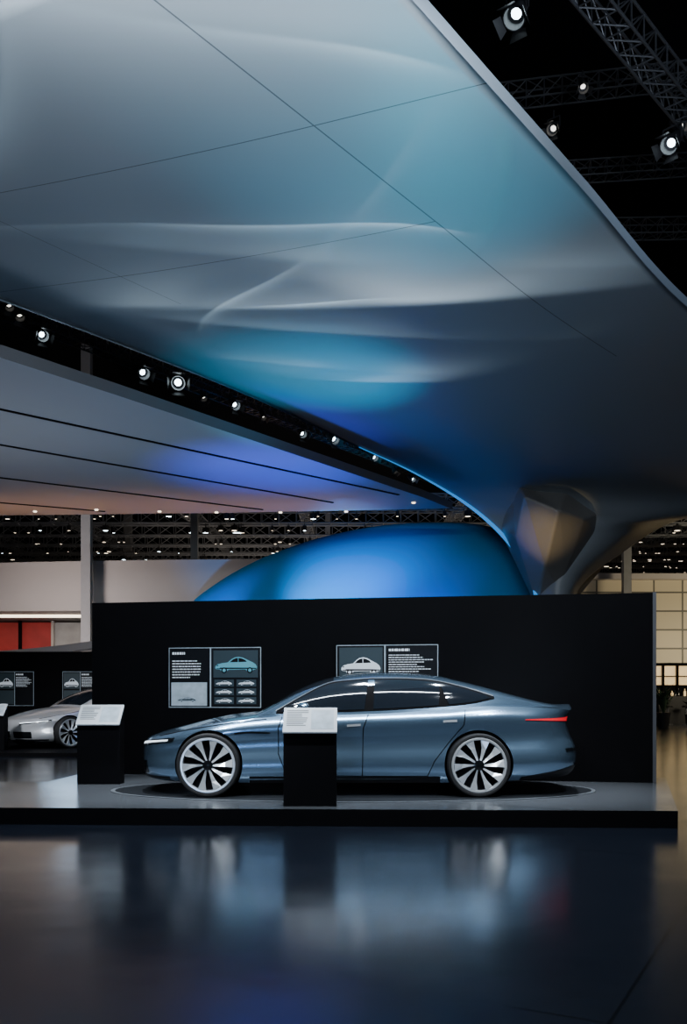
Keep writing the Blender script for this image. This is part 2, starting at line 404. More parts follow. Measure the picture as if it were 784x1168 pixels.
def wheel(root, x, y, side, zc=.372):
    wr = empty('wheel', (x, y, zc), 0 if side < 0 else math.pi, parent=root)
    R = .372
    v, f = lathe([(.318,-.11),(.335,-.125),(.355,-.123),(.368,-.105),(R,-.07),(R,.07),(.368,.105),(.35,.12),(.318,.11),(.318,-.11)], 64)
    mesh_obj('tyre', v, f, M['rubber'], wr, smooth=True, sharp=35)
    v, f = lathe([(.324,.1),(.324,-.112),(.314,-.124),(.296,-.122),(.286,-.10),(.280,-.05),(.0001,-.04)], 64)
    fmx = [0 if a < 4 else 1 for i in range(64) for a in range(6)]
    mesh_obj('rim', v, f, [M['silver'], M['black']], wr, smooth=True, sharp=30, fm=fmx)
    for i in range(10):
        base = 2*math.pi*i/10
        vs = []
        for (r_, hw, tw, yy) in [(.055,.18,0,-.100),(.12,.115,.02,-.102),(.2,.120,.05,-.108),(.292,.165,.09,-.118)]:
            for sg in (-1, 1):
                a = base+tw+sg*hw; vs.append((r_*math.cos(a), yy+.012*sg, r_*math.sin(a)))
            for sg in (-1, 1):
                a = base+tw+sg*hw; vs.append((r_*math.cos(a), yy+.024, r_*math.sin(a)))
        fs = []
        for j in range(3):
            o_ = 4*j; p_ = o_+4
            fs += [(o_, o_+1, p_+1, p_), (o_+2, p_+2, p_+3, o_+3), (o_, p_, p_+2, o_+2), (o_+1, o_+3, p_+3, p_+1)]
        fs += [(0,2,3,1), (12,13,15,14)]
        mesh_obj('spoke', vs, fs, M['silver'], wr)
    v, f = lathe([(.06,-.09),(.058,-.112),(.04,-.118),(.0001,-.12)], 24)
    mesh_obj('hub_cap', v, f, M['blackgloss'], wr, smooth=True, sharp=40)

def build_car(loc, rotz, paint, label, scale=1.0, z_extra=0):
    root = empty('car', loc, rotz, label=label, cat='car', scale=scale)
    NU = 90; us = [0.5-0.5*math.cos(math.pi*i/(NU-1)) for i in range(NU)]
    us = [.6*a+.4*(i/(NU-1)) for i, a in enumerate(us)]
    ks = [0,.03,.06,.1,.16,.23,.3,.38,.45,.52,.6,.68,.76,.82,.88,.92,.96,1.0]
    ms = [.04,.1,.2,.35,.5,.7,.85]
    verts = []; ring = None
    for u in us:
        x0 = -2.47+5.24*u; zb, zs, zt = hermite(ZB, x0), hermite(ZS, x0), hermite(ZT, x0)
        half = []
        yb = halfW(u)*section(0, u)
        for q in (.0, .5, .9):
            p = body_side(u, zb); half.append(Vector((p.x, -yb*q, zb)))
        for k in ks:
            half.append(body_side(u, zb+(zs-zb)*k))
        ye = halfW(u)*section(1, u)
        for m_ in ms+[1.0]:
            z = zs+(zt-zs)*(1-(1-m_)**2.0)
            x = hermite(XF, z)*(1-u)+hermite(XR, z)*u
            half.append(Vector((x, -ye*(1-m_), z)))
        full = half+[Vector((p.x, -p.y, p.z)) for p in half[-2:0:-1]]
        verts += full; ring = len(full)
    faces = []
    for i in range(NU-1):
        for j in range(ring):
            k = (j+1) % ring
            faces.append((i*ring+j, (i+1)*ring+j, (i+1)*ring+k, i*ring+k))
    me = bpy.data.meshes.new('tmp'); me.from_pydata([tuple(v) for v in verts], [], faces)
    bm = bmesh.new(); bm.from_mesh(me)
    bmesh.ops.remove_doubles(bm, verts=bm.verts, dist=.0008)
    es = [e for e in bm.edges if len(e.link_faces) == 1]
    if es: bmesh.ops.holes_fill(bm, edges=es, sides=0)
    bmesh.ops.recalc_face_normals(bm, faces=bm.faces)
    bm.to_mesh(me); bm.free()
    me.materials.append(paint); me.materials.append(M['black'])
    body = bpy.data.objects.new('body', me); C.objects.link(body)
    cutters = []
    for cx in (-1.575, 1.575):
        for sy in (-1, 1):
            v, f = lathe([(.0001,-.42),(.400,-.42),(.400,.42),(.0001,.42)], 64)
            cm = bpy.data.meshes.new('c'); cm.from_pydata([(a+cx, b+sy*1.05, c+.380) for a, b, c in v], [], f)
            cm.materials.append(M['black'])
            bb = bmesh.new(); bb.from_mesh(cm); bmesh.ops.remove_doubles(bb, verts=bb.verts, dist=.001); bmesh.ops.recalc_face_normals(bb, faces=bb.faces); bb.to_mesh(cm); bb.free()
            c_ = bpy.data.objects.new('c', cm); C.objects.link(c_); cutters.append(c_)
            md = body.modifiers.new('b', 'BOOLEAN'); md.operation = 'DIFFERENCE'; md.object = c_; md.solver = 'EXACT'
            try: md.material_mode = 'TRANSFER'
            except Exception: pass
    bpy.context.view_layer.update()
    dg = bpy.context.evaluated_depsgraph_get()
    nm = bpy.data.meshes.new_from_object(body.evaluated_get(dg))
    body.modifiers.clear(); body.data = nm
    for c_ in cutters: bpy.data.objects.remove(c_)
    nm.shade_smooth(); nm.set_sharp_from_angle(angle=math.radians(38))
    body.parent = root
    xs = [-1.08+3.80*i/60 for i in range(61)]
    ts = [0,.1,.2,.3,.4,.5,.6,.68,.75,.81,.86,.90,.935,.96,.98,.992,1.0]
    v = []
    for x in xs:
        half = [green(x, t) for t in ts]
        v += half+[Vector((p.x, -p.y, p.z)) for p in half[-2::-1]]
    mesh_obj('roof_shell', v, grid_faces(len(xs), 2*len(ts)-1, True), paint, root, smooth=True)
    def gpatch(name, x0, x1, t0, n=24, m=M['glass']):
        tt = [t0+(1-t0)*q for q in (0,.15,.3,.45,.6,.72,.82,.9,.96,.99,1)]
        vs = []
        for i in range(n+1):
            x = x0+(x1-x0)*i/n
            half = [green(x, t)+Vector((0,0,.004))+Vector((0,-.003,0)) for t in tt]
            vs += half+[Vector((p.x, -p.y, p.z)) for p in half[-2::-1]]
        mesh_obj(name, vs, grid_faces(n+1, 2*len(tt)-1, True), m, root, smooth=True)
    gpatch('windscreen', -.98, -.12, .86)
    gpatch('roof_glass', .0, 1.15, .985)
    gpatch('rear_window', 1.3, 2.35, .95)
    def side_patch(name, x0, x1, lo, hi, m, off, sl=0, n=30, pair=True):
        rows = [0,.25,.5,.75,1]; vs = []
        for i in range(n+1):
            xx = x0+(x1-x0)*i/n
            for r_ in rows:
                x = xx+sl*(r_-.5)
                x = min(1.79, max(-.795, x))
                zl, zh = lerp_keys(DLO, x)+lo, lerp_keys(DHI, x)-hi
                if zh < zl: zh = zl = (zh+zl)/2
                vs.append(green_at(x, zl+(zh-zl)*r_, off))
        both(name, vs, grid_faces(n+1, 5, True), m, root, pair=pair)
    side_patch('window_surround', -.80, 1.79, -.008, -.008, M['black'], .005, n=60)
    side_patch('side_window', -.72, .27, .012, .012, M['glass'], .010, sl=.05)
    side_patch('side_window', .36, 1.13, .012, .012, M['glass'], .010, sl=.02)
    side_patch('side_window', 1.19, 1.73, .012, .012, M['glass'], .010, sl=-.1)
    vs = []
    for i in range(61):
        x = -.80+2.58*i/60; z = lerp_keys(DHI, x)+.009
        vs += [green_at(x, z, .007), green_at(x, z+.008, .007)]
    both('window_trim', vs, grid_faces(61, 2, True), M['trim'], root)
    def ribbon(name, pts, wd, m, off=.003, n=14):
        P = []
        for a, b in zip(pts[:-1], pts[1:]):
            for i in range(n): P.append((a[0]+(b[0]-a[0])*i/n, a[1]+(b[1]-a[1])*i/n))
        P.append(pts[-1]); vs = []
        for i, p in enumerate(P):
            a = P[max(0, i-1)]; b = P[min(len(P)-1, i+1)]
            d = Vector((b[0]-a[0], b[1]-a[1])).normalized(); q = Vector((-d.y, d.x))*wd/2
            vs += [body_at(p[0]+q.x, p[1]+q.y, off), body_at(p[0]-q.x, p[1]-q.y, off)]
        both(name, vs, grid_faces(len(P), 2), m, root)
    ribbon('door_seam', [(-.72,.93),(-.76,.80),(-.76,.50),(-.66,.25)], .010, M['black'])
    ribbon('door_seam', [(.29,.96),(.23,.80),(.22,.24)], .010, M['black'])
    ribbon('door_seam', [(1.42,1.01),(1.40,.84),(1.22,.62),(1.06,.42),(.98,.24)], .010, M['black'])
    ribbon('door_seam', [(-.66,.25),(.22,.24),(.98,.24)], .008, M['black'])
    ribbon('bonnet_seam', [(-2.2,.70),(-1.8,.785),(-1.3,.865),(-.9,.905)], .008, M['black'])
    ribbon('door_handle', [(.04,.83),(.20,.84)], .026, M['silver'], .006, 6)
    ribbon('door_handle', [(1.16,.88),(1.32,.89)], .026, M['silver'], .006, 6)
    ribbon('fender_blade', [(-1.27,.74),(-1.12,.755),(-.86,.745)], .020, M['blackgloss'], .006, 6)
    ribbon('side_sill', [(-1.10,.20),(0,.195),(1.13,.20)], .075, M['trimblack'], .006, 20)
    def uz(name, us_, zl, zh, m, off, pair=True, rows=5, label=None):
        vs = []
        for i, u in enumerate(us_):
            t = i/(len(us_)-1); a = zl(t) if callable(zl) else zl; b = zh(t) if callable(zh) else zh
            for j in range(rows):
                z = a+(b-a)*j/(rows-1); vs.append(body_side(u, z)+body_n(u, z)*off)
        both(name, vs, grid_faces(len(us_), rows, True), m, root, pair=pair, label=label)
    U = lambda a, b, n=24: [a+(b-a)*(i/n)**1.6 for i in range(n+1)]
    UR = lambda a, b, n=24: [b-(b-a)*((n-i)/n)**1.6 for i in range(n+1)]
    uz('headlamp', U(.004, .085), lambda t: .560+.075*t, lambda t: .622+.062*t, M['blackgloss'], .005)
    uz('running_lamp', U(.004, .072), lambda t: .580+.062*t, lambda t: .608+.052*t, M['head'], .009)
    uz('front_intake', U(.0002, .026), .25, .40, M['blackgloss'], .005)
    uz('front_splitter', U(.0005, .08), .195, .225, M['trimblack'], .006)
    uz('tail_lamp', UR(.878, .9995), lambda t: .895-.025*t, lambda t: .904+.026*t, M['tail'], .007, label='slim red tail lamp strip')
    uz('rear_diffuser', UR(.868, .9995), lambda t: .19+.06*t, lambda t: .23+.12*min(1, t*1.6), M['trimblack'], .006)
    uz('bumper_vent', UR(.955, .985), lambda t: .52, lambda t: .56, M['blackgloss'], .006)
    for sy in (-1, 1):
        bmv = []; n1, n2 = 10, 14
        for i in range(n1+1):
            th = math.pi*i/n1
            for j in range(n2):
                ph = 2*math.pi*j/n2
                cx_ = math.cos(ph)*math.sin(th); cz = math.sin(ph)*math.sin(th); cy = math.cos(th)
                sgn = lambda q: math.copysign(abs(q)**.7, q)
                bmv.append((-.47+.07*sgn(cx_)+.02*cy, sy*(.99+.11*sgn(cy)), 1.045+.055*sgn(cz)))
        fs = [(i*n2+j, i*n2+(j+1) % n2, (i+1)*n2+(j+1) % n2, (i+1)*n2+j) for i in range(n1) for j in range(n2)]
        mr = mesh_obj('wing_mirror', bmv, fs, paint, root, smooth=True)
        v, f = tube_data((-.44, sy*.86, .985), (-.46, sy*.95, 1.01), .018, 8)
        mesh_obj('mirror_arm', v, f, M['blackgloss'], mr)
    for cx in (-1.575, 1.575):
        for sy in (-1, 1):
            wheel(root, cx, sy*.885, sy)
    return root
car = build_car((0.0, 11.46, Z0+.004), math.radians(0), M['paint'], 'blue-grey metallic fastback saloon on the low platform')

box('display_platform', (-16, 19.6, 0), (-2.2, 26.4, .09), M['black'], label='low dark platform under the silver car', cat='platform')
car2 = build_car((-6.25, 23.15, .09), math.radians(52), M['paint2'], 'silver saloon parked on a low dark platform', 1.0)
pw = box('display_wall', (-15.5, 26.45, 0), (-6.3, 26.7, 2.6), M['black'], label='matte black exhibition wall behind the silver car', cat='partition')
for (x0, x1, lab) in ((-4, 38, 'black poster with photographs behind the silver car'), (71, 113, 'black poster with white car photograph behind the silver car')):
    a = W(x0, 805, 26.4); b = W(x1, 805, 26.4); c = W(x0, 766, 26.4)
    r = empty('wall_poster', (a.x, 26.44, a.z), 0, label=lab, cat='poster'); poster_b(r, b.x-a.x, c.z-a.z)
lectern((W(-4, 850, 20.6).x, 20.4, .09), 'black lectern with pale sloped board near the silver car')

# ---------------------------------------------------------------- main canopy
rows = [
 ((-420,180,10.3),(330,-156,6.64)), ((-220,256,11.77),(555,95,9.04)), ((-15,335,13.8),(665,217,10.97)),
 ((150,397,16.0),(784,350,14.3)), ((290,453,18.6),(920,450,18.5)), ((400,505,22.0),(1050,515,22.8)),
 ((475,540,24.6),(1090,556,27.3)), ((532,574,26.0),(920,572,28.5)), ((572,608,26.0),(780,592,27.4)),
 ((598,642,25.8),(708,632,26.4)), ((612,676,25.6),(660,674,25.9)), ((617,740,25.5),(650,740,25.8)), ((617,846.5,25.5),(652,845,25.9))]
OFF = {3:(0,-.1,-.15), 4:(0,-.3,-.3), 5:(0,-.9,-.6), 6:(0,-1.9,-.8), 7:(0,-2.3,-.8), 8:(0,-1.6,-.35), 9:(0,-1.0,0), 10:(0,-.6,0), 11:(0,-.5,0), 12:(0,-.5,0)}
ctrl = []
for i, (a, b) in enumerate(rows):
    A = W(*a); B = W(*b); o = Vector(OFF.get(i, (0, 0, -.1)))
    m1 = A.lerp(B, .33)+o; m2 = A.lerp(B, .67)+o
    ctrl.append([A, m1, m2, B])
def cr(P, t):
    n = len(P)-1; i = min(int(t), n-1); s = t-i
    g = lambda k: P[k] if 0 <= k <= n else (P[0]*2-P[1] if k < 0 else P[n]*2-P[n-1])
    p0, p1, p2, p3 = g(i-1), g(i), g(i+1), g(i+2)
    return .5*((2*p1)+(p2-p0)*s+(2*p0-5*p1+4*p2-p3)*s*s+(3*p1-p0-3*p2+p3)*s**3)
NU, NV = 181, 73
cv = []; uvs = []
for i in range(NU):
    t = (len(rows)-1)*i/(NU-1)
    q = [cr([c[k] for c in ctrl], t) for k in range(4)]
    for j in range(NV):
        s = 3*j/(NV-1); p = cr(q, s)
        cv.append(p); uvs.append((t, s/3))
cf = grid_faces(NU, NV)
canroot = empty('sculptural_canopy', (cv[-1].x, cv[-1].y, 0), label='huge sweeping curved grey canopy flowing down into a twisted stem', cat='canopy')
base = Vector(canroot.location)
m = bpy.data.materials.new('canopy_satin_metal'); m.use_nodes = True; nt = m.node_tree; b = nt.nodes['Principled BSDF']
b.inputs['Roughness'].default_value = .42; b.inputs['Metallic'].default_value = .0; b.inputs['Specular IOR Level'].default_value = .35
uvn = nt.nodes.new('ShaderNodeUVMap'); sp = nt.nodes.new('ShaderNodeSeparateXYZ'); nt.links.new(uvn.outputs[0], sp.inputs[0])
def mth(op, a, b_=None, c=None):
    n = nt.nodes.new('ShaderNodeMath'); n.operation = op
    for i, q in enumerate((a, b_, c)):
        if q is None: continue
        if hasattr(q, 'links'): nt.links.new(q, n.inputs[i])
        else: n.inputs[i].default_value = q
    return n.outputs[0]
acc = None
for ax, val, wd in (('X',1.0,.003),('X',2.0,.003),('Y',.79,.0010),('Y',.27,.0006)):
    dlt = mth('ABSOLUTE', mth('SUBTRACT', sp.outputs[ax], val)); ln = mth('LESS_THAN', dlt, wd)
    if ax == 'Y': ln = mth('MULTIPLY', ln, mth('LESS_THAN', sp.outputs['X'], 3.4 if val > .5 else 2.4))
    if val == 2.0: ln = mth('MULTIPLY', ln, mth('LESS_THAN', sp.outputs['Y'], .79))
    acc = ln if acc is None else mth('MAXIMUM', acc, ln)
mx = nt.nodes.new('ShaderNodeMix'); mx.data_type = 'RGBA'
mx.inputs[6].default_value = (.215, .245, .275, 1); mx.inputs[7].default_value = (.06, .07, .08, 1)
nt.links.new(acc, mx.inputs[0]); nt.links.new(mx.outputs[2], b.inputs['Base Color'])
M['canopy'] = m
cs = mesh_obj('canopy_shell', [p-base for p in cv], cf, M['canopy'], canroot, smooth=True)
uvl = cs.data.uv_layers.new(name='UVMap')
for lp in cs.data.loops: uvl.data[lp.index].uv = uvs[lp.vertex_index]
nz = sum(p.normal.z for p in cs.data.polygons[:500])
if nz > 0: cs.data.flip_normals()
md = cs.modifiers.new('s', 'SOLIDIFY'); md.thickness = .08; md.offset = -1
def edge(j, sgn, name, m, h0, h1, i0, i1, wd=.02):
    vs = []
    for i in range(i0, i1):
        p = cv[i*NV+j]-base; q = cv[i*NV+(1 if j == 0 else NV-2)]-base
        out = (p-q); out.z = 0
        if out.length > 0: out.normalize()
        up = Vector((0,0,1))
        vs += [p+out*wd-up*h0, p+out*(wd+.02)+up*h1]
    return mesh_obj(name, vs, grid_faces(i1-i0, 2), m, canroot, smooth=True)
edge(NV-1, 1, 'edge_trim', M['rim'], .02, .11, 0, 97)
edge(0, -1, 'edge_trim', M['rim'], .02, .10, 0, 84)
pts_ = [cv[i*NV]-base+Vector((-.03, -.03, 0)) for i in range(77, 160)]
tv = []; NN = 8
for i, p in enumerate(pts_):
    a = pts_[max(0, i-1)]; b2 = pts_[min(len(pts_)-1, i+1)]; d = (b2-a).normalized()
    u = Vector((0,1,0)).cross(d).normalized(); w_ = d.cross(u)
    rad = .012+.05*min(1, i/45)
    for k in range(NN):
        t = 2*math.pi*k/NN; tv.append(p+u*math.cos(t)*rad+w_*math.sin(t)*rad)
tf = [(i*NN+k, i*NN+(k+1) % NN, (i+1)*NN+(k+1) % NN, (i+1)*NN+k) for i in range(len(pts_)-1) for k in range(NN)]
mesh_obj('painted_reflection_edge', tv, tf, M['rimblue'], canroot, smooth=True)  # thin glowing tube added to draw the blue edge reflection
# creased facets of the twisted stem, rooted in the shell
P = dict(a=W(598,566,23.5), b=W(638,582,23.1), c=W(622,646,24.4), d=W(588,612,24.6), e=W(668,592,23.9), f=W(645,654,25.0),
         g=W(584,540,25.6), h=W(652,548,25.0), i=W(715,572,26.6), n=W(568,600,26.3), o=W(698,632,26.9), l=W(612,690,25.9), m=W(652,690,26.2))
key = list(P); fv = [P[k]-base for k in key]; ix = {k: n_ for n_, k in enumerate(key)}
ff = [tuple(ix[k] for k in q) for q in ('gab', 'gbh', 'adcb', 'bcfe', 'hbe', 'hei', 'gnd', 'gda', 'eof', 'eio', 'dlc', 'nld', 'clmf', 'fmo')]
fold = mesh_obj('stem_fold', fv, ff, M['facet'], canroot)
bm = bmesh.new(); bm.from_mesh(fold.data); bmesh.ops.recalc_face_normals(bm, faces=bm.faces); bm.to_mesh(fold.data); bm.free()
bv = fold.modifiers.new('b', 'BEVEL'); bv.width = .06; bv.segments = 3; bv.limit_method = 'NONE'

# ---------------------------------------------------------------- second canopy
Zc2 = 6.5
ne = [WZ(-260, 322, Zc2), WZ(0, 407, Zc2), WZ(130, 449, Zc2), WZ(280, 499, Zc2), WZ(400, 539, Zc2), WZ(480, 566, Zc2), WZ(515, 580, Zc2)]
fe = [WZ(250, 585, Zc2), WZ(0, 588, Zc2), WZ(-400, 590, Zc2)]
poly2 = [(p.x, p.y) for p in ne+fe]
v, f = prism(poly2, Zc2, Zc2+.16)
c2 = empty('flat_canopy', (poly2[1][0], poly2[1][1], Zc2), label='broad flat pale panelled canopy with dark seams', cat='canopy')
o2 = Vector(c2.location)
mesh_obj('canopy_panel', [Vector(p)-o2 for p in v], f, M['canopy2'], c2)
for (a, b2) in (((-150,434),(455,564)), ((-200,472),(380,573)), ((-300,508),(300,581)), ((-300,548),(120,583))):
    A = WZ(a[0], a[1], Zc2)-o2; B = WZ(b2[0], b2[1], Zc2)-o2
    d = (B-A).normalized(); n = Vector((-d.y, d.x, 0))*.035
    vs = [A+n, A-n, B-n, B+n]; vs = vs+[p-Vector((0,0,.02)) for p in vs]
    mesh_obj('seam_profile', vs, [(0,1,2,3),(7,6,5,4),(0,4,5,1),(1,5,6,2),(2,6,7,3),(3,7,4,0)], M['black'], c2)
vs = []
for p in ne: vs += [p-o2+Vector((.03,-.04,-.03)), p-o2+Vector((.03,-.04,.17))]
mesh_obj('edge_trim', vs, grid_faces(len(ne), 2), M['grey'], c2)
for (px, py) in ((40,583),(110,581),(182,583),(247,584),(320,584),(395,583),(472,573)):
    p = WZ(px, py, Zc2)
    v, f = lathe([(.0001,-.03),(.04,-.03),(.05,-.02),(.05,.0),(.0001,.0)], 16, 'z')
    o = mesh_obj('recessed_lamp', v, f, M['lenswarm'], None, label='small round warm recessed lamp in the flat canopy', cat='lamp', group='recessed lamps of the flat canopy'); o.location = p

# ---------------------------------------------------------------- blue shell
YD = 30.0
top = [(-6.3,.2),(-6.0,2.2),(-5.5,3.6),(-4.9,4.45),(-4.3,4.92),(-3.5,5.42),(-2.5,5.90),(-.93,6.45),(1.1,6.88),(3.1,7.0),(4.9,6.85),(5.8,6.2),(6.35,5.2),(6.75,3.6),(6.95,.4)]
dv = []; nu, nv = 90, 28
dx0, dx1 = -6.3, 6.95
for i in range(nu):
    a = math.pi*i/(nu-1); x = (dx0+dx1)/2-(dx1-dx0)/2*math.cos(a)
    zt = max(.02, hermite(top, x)); dep = max(.02, math.sin(a))**.9
    for j in range(nv+1):
        t = math.pi*j/nv; c_ = math.cos(t)
        dv.append((x, YD-dep*c_*(4.3 if c_ > 0 else 1.2), zt*math.sin(t)**.8))
mesh_obj('blue_shell_pavilion', dv, grid_faces(nu, nv+1), M['dome'], smooth=True, label='smooth glowing blue dome-like shell structure', cat='pavilion')

# ---------------------------------------------------------------- left background building
fr = empty('upper_gallery', (-9, 33, 0), label='pale curved balcony fascia above a shopfront with warm lighting', cat='balcony')
n = 30; vs = []
fl = Vector(fr.location)
for i in range(n+1):
    t = i/n; x = -24+22*t; y = 32+1.6*(1-math.cos((t-.75)*2.2)); zt = 5.85+.3*t; zb = 4.30
    vs += [Vector((x, y, zb))-fl, Vector((x, y-.12, zb+.5))-fl, Vector((x, y-.1, zt))-fl, Vector((x, y+.5, zt))-fl, Vector((x, y+5, zt))-fl, Vector((x, y+5, zb))-fl, Vector((x, y, zb))-fl]
mesh_obj('gallery_fascia', vs, grid_faces(n+1, 7, True), M['fascia'], fr, smooth=True, sharp=30)
box('ceiling_glow', (-6, .6, 4.24), (7, 1.2, 4.29), M['lenswarm'], fr)
shop = empty('shopfront', (-11, 35.5, 0), label='red walled shop interior with pale mullions under the balcony', cat='shopfront')
box('red_partition', (-3.2, .6, 0), (-.6, .7, 4.2), M['red'], shop)
box('pale_partition', (-7, .6, 0), (-3.3, .7, 4.2), M['dimglow'], shop)
box('pale_partition', (-.55, .6, 0), (4, .7, 4.2), M['dimglow'], shop)
for x, mm in ((-3.3, 'fascia'), (-1.9, 'black'), (-.6, 'fascia'), (.6, 'black')):
    box('mullion', (x, .3, 0), (x+.10, .45, 4.25), M[mm], shop)
vs = []
for i in range(21):
    t = i/20; x = -11.4+4.5*t; z = 2.62+.45*t**1.6
    vs += [(x, 27.3, z), (x, 29.5, z+.1), (x, 29.5, z-.2), (x, 27.3, z-.22), (x, 27.3, z)]
mesh_obj('curved_roof', vs, grid_faces(21, 5), M['fascia'], smooth=True, sharp=30, label='small pale curved roof sweeping up behind the black wall', cat='roof')
for i, (px, Y, wd) in enumerate(((99, 31.2, .32), (222, 39.5, .30), (374, 47.1, .26), (715, 39.6, .34), (146, 60, .5))):
    x = (px-CX)/F*Y
    v, f = prism([(x-wd/2, Y-wd/2), (x+wd/2, Y-wd/2), (x+wd/2, Y+wd/2), (x-wd/2, Y+wd/2)], 0, 13.4)
    mesh_obj('support_column', v, f, M['column'], label='tall plain grey square hall column', cat='column', group='hall columns')

# ---------------------------------------------------------------- right background booth
bt = empty('exhibition_booth', (18, 41, 0), label='cream panelled booth with warm lit glazing and bar counter', cat='booth')
box('clad_upper_wall', (-8.0, 0, 2.75), (10, .4, 6.5), M['cream'], bt)
box('roof_slab', (-8.3, -.5, 6.5), (10, 3, 6.75), M['fascia'], bt)
box('lit_glazing', (-8.0, .3, 1.75), (10, .4, 2.62), M['warmglow'], bt)
box('base_panel', (-8.0, .25, 0), (10, .45, 1.75), M['black'], bt)
box('transom', (-8.0, .05, 2.62), (10, .4, 2.75), M['black'], bt)
for i in range(27): box('mullion', (-8+.65*i, .1, 0), (-7.93+.65*i, .3, 2.75), M['black'], bt)
box('display_shelf', (-8.0, .0, 2.12), (10, .3, 2.16), M['black'], bt)
box('bar_counter', (-4.0, -.9, 0), (10, -.3, 1.25), M['trimblack'], bt)
rr = random.Random(3)
for i in range(16):
    h = rr.uniform(.22, .34); rd = rr.uniform(.04, .07)
    v, f = lathe([(.0001,0),(rd,0),(rd,h*.6),(rd*.35,h*.75),(rd*.35,h),(.0001,h)], 10, 'z')
    o = mesh_obj('bottle', v, f, M['glass' if i % 3 else 'warmglow'], smooth=True, sharp=40, label='small dark bottle standing on the bar counter' if i % 3 else 'small amber bottle standing on the bar counter', cat='bottle', group='bottles on the bar counter')
    o.location = (14.1+.19*i, 40.3+.12*(i % 3), 1.25)
def stool(x, y):
    r = empty('bar_stool', (x, y, 0), label='dark bar stool by the booth counter', cat='stool', group='bar stools at the counter')
    v, f = lathe([(.0001,.76),(.17,.76),(.19,.79),(.17,.83),(.0001,.83)], 16, 'z'); mesh_obj('seat', v, f, M['trimblack'], r)
    v, f = merge([tube_data((0,0,0), (0,0,.77), .03), tube_data((0,0,0), (0,0,.02), .2, 16)]); mesh_obj('pedestal', v, f, M['grey'], r)
for x in (14.2, 15.0, 15.8): stool(x, 39.5)
def plant(x, y, h):
    r = empty('potted_plant', (x, y, 0), label='dark leafy potted plant beside the booth', cat='plant', group='potted plants')
    v, f = lathe([(.0001,0),(.2,0),(.28,.6),(.24,.6),(.0001,.55)], 20, 'z'); mesh_obj('plant_pot', v, f, M['trimblack'], r)
    rr = random.Random(int(x*10)); parts = []
    for i in range(60):
        a = rr.uniform(0, 6.28); l = rr.uniform(.4, 1.0)*h; ti = rr.uniform(.1, .5)
        p0 = Vector((0,0,.5)); d = Vector((math.cos(a)*ti, math.sin(a)*ti, 1)).normalized(); p1 = p0+d*l*.6; p2 = p1+(d+Vector((math.cos(a)*.5, math.sin(a)*.5, -.3))).normalized()*l*.4
        s = Vector((-math.sin(a), math.cos(a), 0))*.05
        parts.append(([p0, p1-s, p1+s, p2], [(0,1,2),(1,3,2)]))
    v, f = merge(parts); mesh_obj('foliage', v, f, M['leaf'], r)
plant(12.9, 36.4, 1.5); plant(13.0, 33.6, .9)

# ---------------------------------------------------------------- trusses
def truss(name, A, B, s, r, label, n=None, m_=None):
    A = Vector(A); B = Vector(B); d = (B-A); L = d.length; d.normalize()
    side = d.cross(Vector((0,0,1))).normalized()*s/2; up = Vector((0,0,s/2))
    corners = [side+up, -side+up, -side-up, side-up]; parts = []
    for c in corners: parts.append(tube_data(A+c, B+c, r))
    n = n or max(2, int(L/s))
    for i in range(n):
        p = A+d*L*i/n; q = A+d*L*(i+1)/n
        for k in range(4):
            c0, c1 = corners[k], corners[(k+1) % 4]
            parts.append(tube_data(p+c0, q+c1, r*.6, 5)); parts.append(tube_data(p+c0, p+c1, r*.6, 5))
    v, f = merge(parts)
    return mesh_obj(name, v, f, m_ or M['truss'], label=label, cat='truss', group='ceiling lighting trusses')
tl = 'aluminium box lighting truss under the black ceiling'
td = M['trussdark']
truss('lighting_truss', WZ(640,-60,11.5), WZ(860,215,11.5), .42, .024, tl, m_=td)
truss('lighting_truss', WZ(560,112,12.4), WZ(900,72,12.4), .32, .018, tl, m_=td)
truss('lighting_truss', WZ(600,200,12.4), WZ(900,180,12.4), .32, .018, tl, m_=td)
truss('lighting_truss', WZ(680,262,12.4), WZ(900,258,12.4), .36, .018, tl, m_=td)
truss('lighting_truss', WZ(-60,325,9.8), WZ(540,562,9.8), .36, .02, tl, m_=td)
TR = []
for k in range(8):
    Y = 36+4.2*k; z = 9.0+.045*(Y-36); TR.append((Y, z))
    truss('lighting_truss', (-30, Y, z), (32, Y, z), .55, .035, tl, 80)
for x in (-22, -15, -8, -2, 6, 13, 20, 28):
    truss('lighting_truss', (x, 35, 10.3), (x, 70, 11.6), .5, .035, tl, 44)

